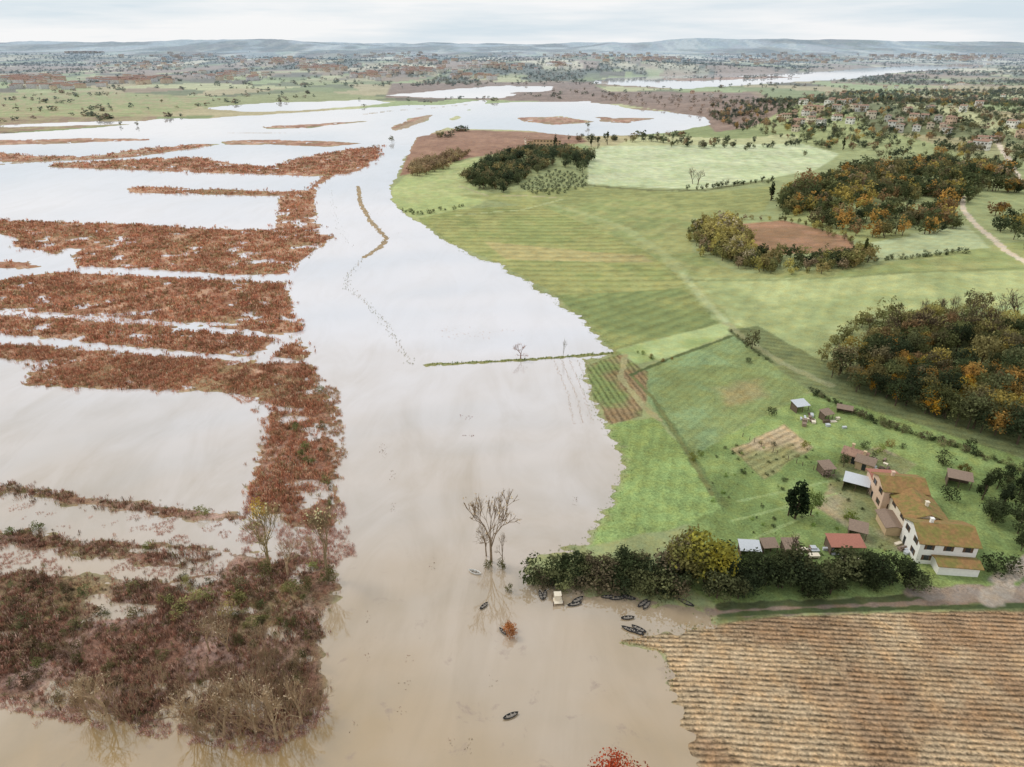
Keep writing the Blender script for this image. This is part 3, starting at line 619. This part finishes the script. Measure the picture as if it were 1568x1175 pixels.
single('yellow_tree',(1078,893),[TR[0]],12,1.2,lin(150,144,66)); single('yellow_tree',(1050,890),[TR[3]],10.5,1,lin(130,128,76)); single('yellow_tree',(1100,893),[TR[2]],9.5,1,lin(160,148,62))
single('pine_tree',(1216,797),[CYn[0]],11,1.2,lin(46,58,38),gain=1.); single('pine_tree',(1206,792),[CYn[1]],8,1.1,lin(50,62,42),gain=1.); single('tree',(1240,792),[TR[1]],7,1,lin(110,122,70))
single('bare_tree',(1205,870),[BAs[2]],9,.9,GB); single('bare_tree',(1060,282),[BAs[1]],14,1,GB); single('bare_tree',(1068,284),[BAs[3]],12,1,GB)
single('cypress_tree',(1180,308),[CY[0]],14,1.4,lin(50,58,40)); single('shrub',(1060,706),BUSH,2.6,1,lin(120,120,60)); single('shrub',(1072,700),BUSH,2.,1,lin(110,120,60))
single('cypress_tree',(1320,402),[CY[1]],12,.9,lin(80,84,50))
for q_,h,p_,c_ in [((1500,775),8,CYn,DG[0]),((1530,790),8,CYn,DG[2]),((1560,800),7,TR,DG[1]),((1522,760),6,TR,DG[0]),((1555,770),7,CYn,DG[2]),((1450,775),4,BUSH,DG[0]),((1385,902),7,CYn,DG[2]),((1365,895),7.5,TR,DG[0]),((1340,900),7,TR,DG[2]),((1520,880),5,BUSH,DG[0]),((1545,880),4,BUSH,DG[1]),((1290,720),4,TR,DG[1]),((1265,735),3,BUSH,lin(150,130,120)),((1330,712),3,BUSH,DG[1]),((1345,700),3,BUSH,lin(150,160,90)),((1180,640),3,BUSH,DG[0]),((1145,560),2,BUSH,DG[0]),((1440,720),4,BUSH,DG[1]),((1480,700),3,BUSH,DG[0]),((1230,690),2.4,BUSH,lin(130,130,60)),((1470,740),4,TR,lin(120,108,60)),((1560,850),5,TR,DG[0]),((1300,800),3,BUSH,lin(120,130,60)),((1330,870),4,TR,DG[0])]:
    single('pine_tree' if p_ is CYn else ('tree' if p_ is TR else 'shrub'),q_,p_,h,1.,c_,gain=1.2)
for q_ in [(185,192),(210,193),(248,158),(62,172),(600,218),(1232,240),(900,195),(1028,226),(395,143),(1470,512),(1410,500),(1150,540),(1495,250),(300,163),(120,150),(450,150)]:
    single('tree',q_,TRm,rng.uniform(5,9),1.,lin(98,96,68))
for q_ in [(905,226),(915,228),(930,222),(1350,157),(1362,160),(1372,156),(1205,170),(850,226),(1548,262),(1530,285),(1290,230),(1420,150)]:
    single('cypress_tree',q_,CY,rng.uniform(11,16),1.1,lin(64,70,50))
# ---------------------------------------------------------------- buildings
WALLS={k:m_plain('plaster_'+k,lin(*v),.9,.12,.6) for k,v in dict(white=(250,246,238),cream=(240,226,202),pink=(226,194,168),ochre=(214,186,148),grey=(220,214,204)).items()}
ROOF=m_plain('roof_tiles',lin(178,142,120),.9,.4,.9,lin(156,122,104),wave=3.)
ROOFL=m_plain('lichen_roof_tiles',lin(160,122,76),.9,.5,.45,lin(134,126,64),wave=3.)
ROOFG=m_plain('metal_roof',lin(212,215,218),.5,.15,1.,wave=2.)
ROOFR=m_plain('red_sheet_roof',lin(180,118,98),.8,.25,1.,wave=2.)
ROOFB=m_plain('weathered_sheet_roof',lin(150,128,110),.9,.35,1.,wave=2.)
GLASS=m_plain('window_glass',lin(52,58,64),.2,.1); SHUT=m_plain('wooden_shutter',lin(98,74,54),.8,.3); WOOD=m_plain('weathered_wood',lin(110,92,76),.9,.4)
def bmobj(name,fn,mat,parent,bevel=0):
    bm=bmesh.new(); fn(bm); bmesh.ops.recalc_face_normals(bm,faces=bm.faces)
    me=bpy.data.meshes.new(name); bm.to_mesh(me); bm.free(); me.materials.append(mat)
    return link(bpy.data.objects.new(name,me),parent)
def box(bm,x0,x1,y0,y1,z0,z1):
    v=[bm.verts.new(p) for p in [(x0,y0,z0),(x1,y0,z0),(x1,y1,z0),(x0,y1,z0),(x0,y0,z1),(x1,y0,z1),(x1,y1,z1),(x0,y1,z1)]]
    for f in [(0,1,2,3),(4,5,6,7),(0,1,5,4),(1,2,6,5),(2,3,7,6),(3,0,4,7)]: bm.faces.new([v[i] for i in f])
def prism(bm,pts):
    a=[bm.verts.new(p) for p in pts[0]];b=[bm.verts.new(p) for p in pts[1]];n=len(a)
    bm.faces.new(a);bm.faces.new(b[::-1])
    for i in range(n): bm.faces.new([a[i],a[(i+1)%n],b[(i+1)%n],b[i]])
def block(par,x0,y0,w,d,h,rh,axis,wall,roof,floors=2,ov=.5,lean=0,chim=True,wins=True,tag=''):
    x1,y1=x0+w,y0+d
    def walls(bm):
        if axis=='x': prism(bm,[[(x,y0,-1.),(x,y1,-1.),(x,y1,h),(x,(y0+y1)/2,h+rh),(x,y0,h)] for x in (x0,x1)])
        else: prism(bm,[[(x0,y,-1.),(x1,y,-1.),(x1,y,h),((x0+x1)/2,y,h+rh),(x0,y,h)] for y in (y0,y1)])
    bmobj('walls'+tag,walls,wall,par)
    def rf(bm):
        t=.16
        if axis=='x':
            m=(y0+y1)/2; sl=rh/(m-y0); 
            for sg in(-1,1):
                e=m+sg*((y1-y0)/2+ov); ze=h-sl*ov
                prism(bm,[[(x,m,h+rh+.03),(x,e,ze+.03),(x,e,ze+t+.03),(x,m,h+rh+t+.03)] for x in (x0-ov,x1+ov)])
        else:
            m=(x0+x1)/2; sl=rh/(m-x0)
            for sg in(-1,1):
                e=m+sg*((x1-x0)/2+ov); ze=h-sl*ov
                prism(bm,[[(m,y,h+rh+.03),(e,y,ze+.03),(e,y,ze+t+.03),(m,y,h+rh+t+.03)] for y in (y0-ov,y1+ov)])
    bmobj('roof'+tag,rf,roof,par)
    if chim:
        cx,cy=(x0+w*.3,(y0+y1)/2+.6) if axis=='x' else ((x0+x1)/2+.6,y0+d*.35)
        def ch(bm): box(bm,cx-.3,cx+.3,cy-.3,cy+.3,h+rh*.5,h+rh+1.); box(bm,cx-.4,cx+.4,cy-.4,cy+.4,h+rh+1.,h+rh+1.12)
        bmobj('chimney'+tag,ch,wall,par)
    if wins:
        fh=h/floors
        def wn(bm,kind):
            for f in range(floors):
                zc=f*fh+fh*.38
                for side in range(4):
                    L=w if side<2 else d; n=max(1,int(L/3.2))
                    for i in range(n):
                        c=(i+.5)*L/n
                        door=(f==0 and i==n//2 and side in(0,2)); hh=2.1 if door else 1.3; zb=.05 if door else zc; hw=.5
                        spans=[(c-hw,c+hw)] if kind=='g' else ([(c-hw-.5,c-hw-.04),(c+hw+.04,c+hw+.5)] if not door else [])
                        th=.04 if kind=='g' else .07
                        for a,b_ in spans:
                            if side==0: box(bm,x0+a,x0+b_,y0-th,y0+.02,zb,zb+hh)
                            elif side==1: box(bm,x0+a,x0+b_,y1-.02,y1+th,zb,zb+hh)
                            elif side==2: box(bm,x0-th,x0+.02,y0+a,y0+b_,zb,zb+hh)
                            else: box(bm,x1-.02,x1+th,y0+a,y0+b_,zb,zb+hh)
        bmobj('windows_and_doors'+tag,lambda bm:wn(bm,'g'),GLASS,par); bmobj('shutters'+tag,lambda bm:wn(bm,'s'),SHUT,par)
def empty(name,x,y,z,rot):
    e=bpy.data.objects.new(name,None); e.location=(x,y,z); e.rotation_euler=(0,0,math.radians(rot)); e.empty_display_size=1; return link(e)
w0=W([(1399,866)])[0]; z0=float(ground(np.array([w0[0]]),np.array([w0[1]]))[0])
fh=empty('farmhouse',w0[0],w0[1],z0,-7)
block(fh,0,0,11.5,8.5,5.6,1.9,'x',WALLS['white'],ROOFL,2,tag='_front')
block(fh,.5,8.5,8.5,9.5,5.3,1.7,'y',WALLS['cream'],ROOFL,2,tag='_middle')
block(fh,-1.2,18,9.5,7.5,6.2,1.6,'x',WALLS['pink'],ROOFL,2,tag='_rear')
block(fh,-.9,25.5,6.,4.,4.6,.5,'x',WALLS['pink'],ROOFR,1,chim=False,tag='_annex')
block(fh,3.2,-3.2,8.,3.2,2.5,.45,'x',WALLS['white'],ROOFL,1,chim=False,wins=False,tag='_porch')
block(fh,-3.,9.,3.3,6.,2.4,.4,'y',WALLS['ochre'],ROOFB,1,chim=False,wins=False,tag='_store')
def shed(px,w,d,h,rot,roof,name='garden_shed',openf=True):
    p=W([px])[0]; z=float(ground(np.array([p[0]]),np.array([p[1]]))[0]); e=empty(name,p[0],p[1],z,rot)
    def posts(bm):
        for x in(-w/2,0,w/2):
            for y in(-d/2,d/2): box(bm,x-.07,x+.07,y-.07,y+.07,-.5,h+(.0 if y<0 else .45))
    bmobj('posts',posts,WOOD,e)
    bmobj('back_wall',lambda bm:(box(bm,-w/2+.08,w/2-.08,d/2-.06,d/2-.02,-.3,h+.3),box(bm,-w/2-.0,-w/2+.04,-d/2+.1,d/2-.1,-.3,h)),WOOD,e)
    bmobj('roof',lambda bm:prism(bm,[[(x,-d/2-.4,h),(x,d/2+.3,h+.6),(x,d/2+.3,h+.68),(x,-d/2-.4,h+.08)] for x in(-w/2-.3,w/2+.3)]),roof,e)
for a in [((1308,752),5.5,3.5,2.3,-30,ROOFG),((1222,634),4,3,2.2,15,ROOFG),((1262,648),3,2.2,2,20,ROOFB),((1290,640),4,1.5,1.4,-25,ROOFB),((1290,845),7,3.4,2.3,-2,ROOFR),((1208,848),3,3,2,0,ROOFB),((1145,850),4,2.6,2,-5,ROOFG),((1262,728),3,3,2.1,10,ROOFB),((1175,845),3,2.2,1.8,5,ROOFB),((1462,752),5,3,2.6,-25,ROOFB),((1310,823),3.5,3,2.2,-25,ROOFB)]: shed(*a)
def clutter(px,n,spread,name):
    p=W([px])[0]; z=float(ground(np.array([p[0]]),np.array([p[1]]))[0]); e=empty(name,p[0],p[1],z,float(rng.uniform(0,90)))
    for k,mt in enumerate([WOOD,ROOFG,ROOFB,WALLS['cream']]):
        def f(bm):
            for i in range(n):
                x,y=rng.normal(0,spread,2); a,b_,c_=rng.uniform(.3,1.2),rng.uniform(.2,.6),rng.uniform(.2,.8)
                box(bm,x-a,x+a,y-b_,y+b_,-.2,c_); box(bm,x-a-.05,x+a+.05,y-b_-.05,y+b_+.05,c_,c_+.05)
        bmobj('stack_%d'%k,f,mt,e)
for px,n,s_ in [((1240,650),3,2.2),((1270,652),2,2),((1340,720),3,1.8),((1225,850),3,2.2),((1300,865),2,2),((1380,840),2,1.2)]: clutter(px,n,s_,'timber_and_crate_stack')
def house(px,w,d,h,rot,wall,roof,fl=2,name='house',tall=1.8):
    p=W([px])[0]; z=float(ground(np.array([p[0]]),np.array([p[1]]))[0]); e=empty(name,p[0],p[1],z,rot)
    block(e,-w/2,-d/2,w,d,h,tall,'x',WALLS[wall],roof,fl,ov=.5)
    if w>12: block(e,-w/2-w*.35,-d*.3,w*.35-.02,d*.7,h*.7,1.2,'x',WALLS[wall],roof,1,chim=False,tag='_wing')
house((1306,712),5.5,3.6,2.6,-38,'ochre',ROOF,1,'outbuilding',1.); house((1322,722),4,3.6,2.4,-38,'ochre',ROOFB,1,'outbuilding',.9)
house((832,224),22,11,7.5,-8,'ochre',ROOF); house((812,221),12,9,6,10,'cream',ROOF); house((852,222),10,8,5.,0,'ochre',ROOF)
wl=['white','cream','pink','white','grey']
TP=[(1225,190),(1240,186),(1232,178),(1262,166),(1270,160),(1285,162),(1296,158),(1248,170),(1235,162),(1310,160),(1220,200),(1258,192),(1275,186),(1300,172),(1318,170),(1365,195),(1378,200),(1352,190),(1400,186),(1412,182),(1425,196),(1438,198),(1405,200),(1390,175),(1420,170),(1330,180),(1345,150),(1500,222),(1495,229),(1515,226),(1460,190),(1475,170),(1490,150),(1440,135),(1460,140),(1480,132),(1540,150),(1555,160),(1530,140),(1350,140),(1370,135),(1400,140),(1200,185),(1212,180),(1290,148),(1270,150),(1450,205),(1525,215),(1300,190),(1085,148),(1060,145),(1242,152),(1560,210),(1545,195),(1390,150),(1500,165),(1250,180),(1265,175),(1280,172),(1215,192),(1375,190),(1432,188)]
for i,q_ in enumerate(TP):
    big=i%7==0; q_=(q_[0]+rng.normal(0,4),q_[1]+rng.normal(0,1.5)); house(q_,rng.uniform(13,16) if big else rng.uniform(7.5,11.5),rng.uniform(7,9.5),rng.uniform(5.5,9.),rng.uniform(-70,70),wl[int(rng.integers(0,5))] if i>14 else ['white','cream','white'][i%3],ROOF,2,tall=1.2)
def vproto(seed):
    V=np.array([(-1,-.7,-.3),(1,-.7,-.3),(1,.7,-.3),(-1,.7,-.3),(-1,-.7,1.1),(1,-.7,1.1),(1,.7,1.1),(-1,.7,1.1),(-1.08,-.8,1.1),(1.08,-.8,1.1),(1.08,0,1.3),(-1.08,0,1.3),(-1.08,.8,1.1),(1.08,.8,1.1)],float)
    Qv=np.array([(0,1,5,4),(1,2,6,5),(2,3,7,6),(3,0,4,7),(8,9,10,11),(11,10,13,12)])
    f=np.ones(14);bk=np.zeros(14,bool);bk[8:]=True; return V,Qv,f,bk
vp=[]
for cx,cy,nn,sx,sy in [(40,124,80,50,4),(200,126,70,60,3),(350,118,35,50,4),(490,106,50,40,4),(640,110,60,50,4),(760,104,30,50,4),(130,66,70,22,3),(855,101,14,14,2),(1000,92,40,70,3),(650,95,30,50,3),(420,96,30,60,3),(230,102,30,50,4),(560,118,26,30,3),(1150,95,30,60,3),(90,136,20,60,2),(1400,88,60,80,3),(720,120,16,40,3),(1200,87,40,80,3),(900,86,40,100,3),(300,88,40,90,3),(600,86,40,90,3),(1250,94,40,80,2),(1490,90,40,50,3)]:
    vp+=[(cx+rng.normal(0,sx*.55),cy+rng.normal(0,sy*.7)) for _ in range(nn)]
vw=W([(a,max(b_,82)) for a,b_ in vp]); vw=vw[(shore(vw[:,0],vw[:,1])>10)]
vv=z3(vw,0); m=len(vv)
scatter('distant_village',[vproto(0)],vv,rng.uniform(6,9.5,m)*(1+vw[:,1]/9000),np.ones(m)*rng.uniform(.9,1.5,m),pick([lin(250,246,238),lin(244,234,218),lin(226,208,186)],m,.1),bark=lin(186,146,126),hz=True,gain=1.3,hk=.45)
hl=empty('warehouse',*W([(856,101)])[0],0,5); hl.location.z=float(ground(np.array([hl.location.x]),np.array([hl.location.y]))[0]); block(hl,-60,-15,120,30,9,3,'x',WALLS['white'],ROOFG,1,wins=False,chim=False)
# ---------------------------------------------------------------- boats
BD=m_plain('boat_dark_paint',lin(46,46,48),.5,.2); BI=m_plain('boat_inside',lin(150,140,128),.8,.3); BWt=m_plain('boat_white_paint',lin(225,222,214),.5,.1)
def boat(px,L,Wd,rot,hull=BD,ins=BI):
    p=flat([px])[0]; e=empty('rowing_boat',p[0],p[1],.0,rot); n=15
    def ring(s,z,k):
        pts=[]
        for i in range(n):
            t=-1+2*i/(n-1); pts.append((t*L/2*k,-Wd/2*s*(1-abs(t)**2.3),z+.12*t*t))
        for i in range(n-2,0,-1):
            t=-1+2*i/(n-1); pts.append((t*L/2*k,Wd/2*s*(1-abs(t)**2.3),z+.12*t*t))
        return pts
    def hullf(bm):
        rs=[[bm.verts.new(q) for q in ring(s,z,k)] for s,z,k in [(.7,-.12,.9),(1,.32,1.),(.84,.33,.965),(.62,.06,.88)]]
        m_=len(rs[0])
        for a,b_ in zip(rs[:-1],rs[1:]):
            for i in range(m_): bm.faces.new([a[i],a[(i+1)%m_],b_[(i+1)%m_],b_[i]])
        bm.faces.new(rs[0])
    bmobj('hull',hullf,hull,e)
    bmobj('floor',lambda bm:bm.faces.new([bm.verts.new(q) for q in ring(.66,.08,.89)]),ins,e)
    bmobj('thwarts',lambda bm:[box(bm,x-.11,x+.11,-Wd*.37,Wd*.37,.24,.275) for x in(-L*.22,L*.05,L*.27)],ins,e)
for a in [((782,1097),2.9,.9,25),((741,929),2.4,.8,50),((770,968),2.2,.7,-50),((828,913),2.8,.8,100),((834,912),2.8,.8,80),((884,920),3.2,1.,35),((880,926),3.2,.9,15),((945,917),3.6,.9,5),((962,916),3.2,.9,-20),((984,925),3.2,.9,40),((990,928),3.,.9,50),((961,947),2.8,.9,5),((964,965),3.4,.9,-28),((974,968),3.4,.9,-32),((978,964),3.2,.9,-35),((1050,924),3.6,1.,-35),((930,915),2.8,.8,0)]: boat(*a)
boat((727,877),3.0,1.2,-25,BWt)
p=flat([(854,922)])[0]; e=empty('mooring_platform',p[0],p[1],0,5)
bmobj('deck',lambda bm:box(bm,-.9,.9,-.9,.9,.35,.47),WALLS['cream'],e); bmobj('posts',lambda bm:[box(bm,x-.08,x+.08,y-.08,y+.08,-1,1.1) for x in(-1.,1.) for y in(-1.,1.)],WOOD,e)
bmobj('cabin',lambda bm:(box(bm,-.6,.6,0,.8,.47,1.7),prism(bm,[[(x,-.15,1.7),(x,.95,1.9),(x,.95,1.96),(x,-.15,1.76)] for x in(-.75,.75)])),WALLS['cream'],e)
fp=along(W([(1130,668),(1200,705),(1270,735)]),2.5,.05); e=empty('wire_fence',0,0,0,0); zz=ground(fp[:,0],fp[:,1])
bmobj('posts',lambda bm:[box(bm,a[0]-.06,a[0]+.06,a[1]-.06,a[1]+.06,z-.3,z+1.3) for a,z in zip(fp,zz)],WOOD,e)
# ---------------------------------------------------------------- sky, sun, camera
w=bpy.data.worlds.new('World'); bpy.context.scene.world=w; w.use_nodes=True; t=w.node_tree; bg=t.nodes['Background']
SE,SR=math.radians(48),math.radians(-60)
sky=t.nodes.new('ShaderNodeTexSky'); sky.sky_type='NISHITA'; sky.sun_disc=False; sky.sun_elevation=SE; sky.sun_rotation=SR; sky.dust_density=3
tc=t.nodes.new('ShaderNodeTexCoord'); mp=t.nodes.new('ShaderNodeMapping'); mp.inputs['Scale'].default_value=(1,1,11); t.links.new(tc.outputs['Generated'],mp.inputs['Vector'])
ns=t.nodes.new('ShaderNodeTexNoise'); ns.inputs['Scale'].default_value=2.6; ns.inputs['Detail'].default_value=7; ns.inputs['Roughness'].default_value=.55; t.links.new(mp.outputs[0],ns.inputs['Vector'])
cr=t.nodes.new('ShaderNodeValToRGB'); cr.color_ramp.elements[0].position=.36; cr.color_ramp.elements[1].position=.58
cr.color_ramp.elements[0].color=(.72,.82,.89,1); cr.color_ramp.elements[1].color=(.98,.99,1,1); t.links.new(ns.outputs['Fac'],cr.inputs[0])
sc=t.nodes.new('ShaderNodeVectorMath'); sc.operation='SCALE'; sc.inputs['Scale'].default_value=10.; t.links.new(cr.outputs[0],sc.inputs[0])
mx=t.nodes.new('ShaderNodeMix'); mx.data_type='RGBA'; mx.inputs[0].default_value=.92; t.links.new(sky.outputs[0],mx.inputs[6]); t.links.new(sc.outputs[0],mx.inputs[7])
t.links.new(mx.outputs[2],bg.inputs['Color']); bg.inputs['Strength'].default_value=.1
sun=bpy.data.lights.new('sun','SUN'); sun.energy=1.3; sun.angle=math.radians(12); sun.color=(1,.96,.9); so=link(bpy.data.objects.new('sun',sun))
d=Vector((math.cos(SE)*math.sin(SR),math.cos(SE)*math.cos(SR),math.sin(SE))); so.rotation_euler=d.to_track_quat('Z','Y').to_euler()
cam=bpy.data.cameras.new('camera'); cam.lens=24; cam.sensor_width=36; cam.clip_end=100000; cam.clip_start=.5
co=link(bpy.data.objects.new('camera',cam)); co.location=(0,0,H); co.rotation_euler=(math.radians(90)-TH,0,0)
bpy.context.scene.camera=co
vs=bpy.context.scene.view_settings; vs.view_transform='Standard'; vs.look='None'; vs.exposure=0
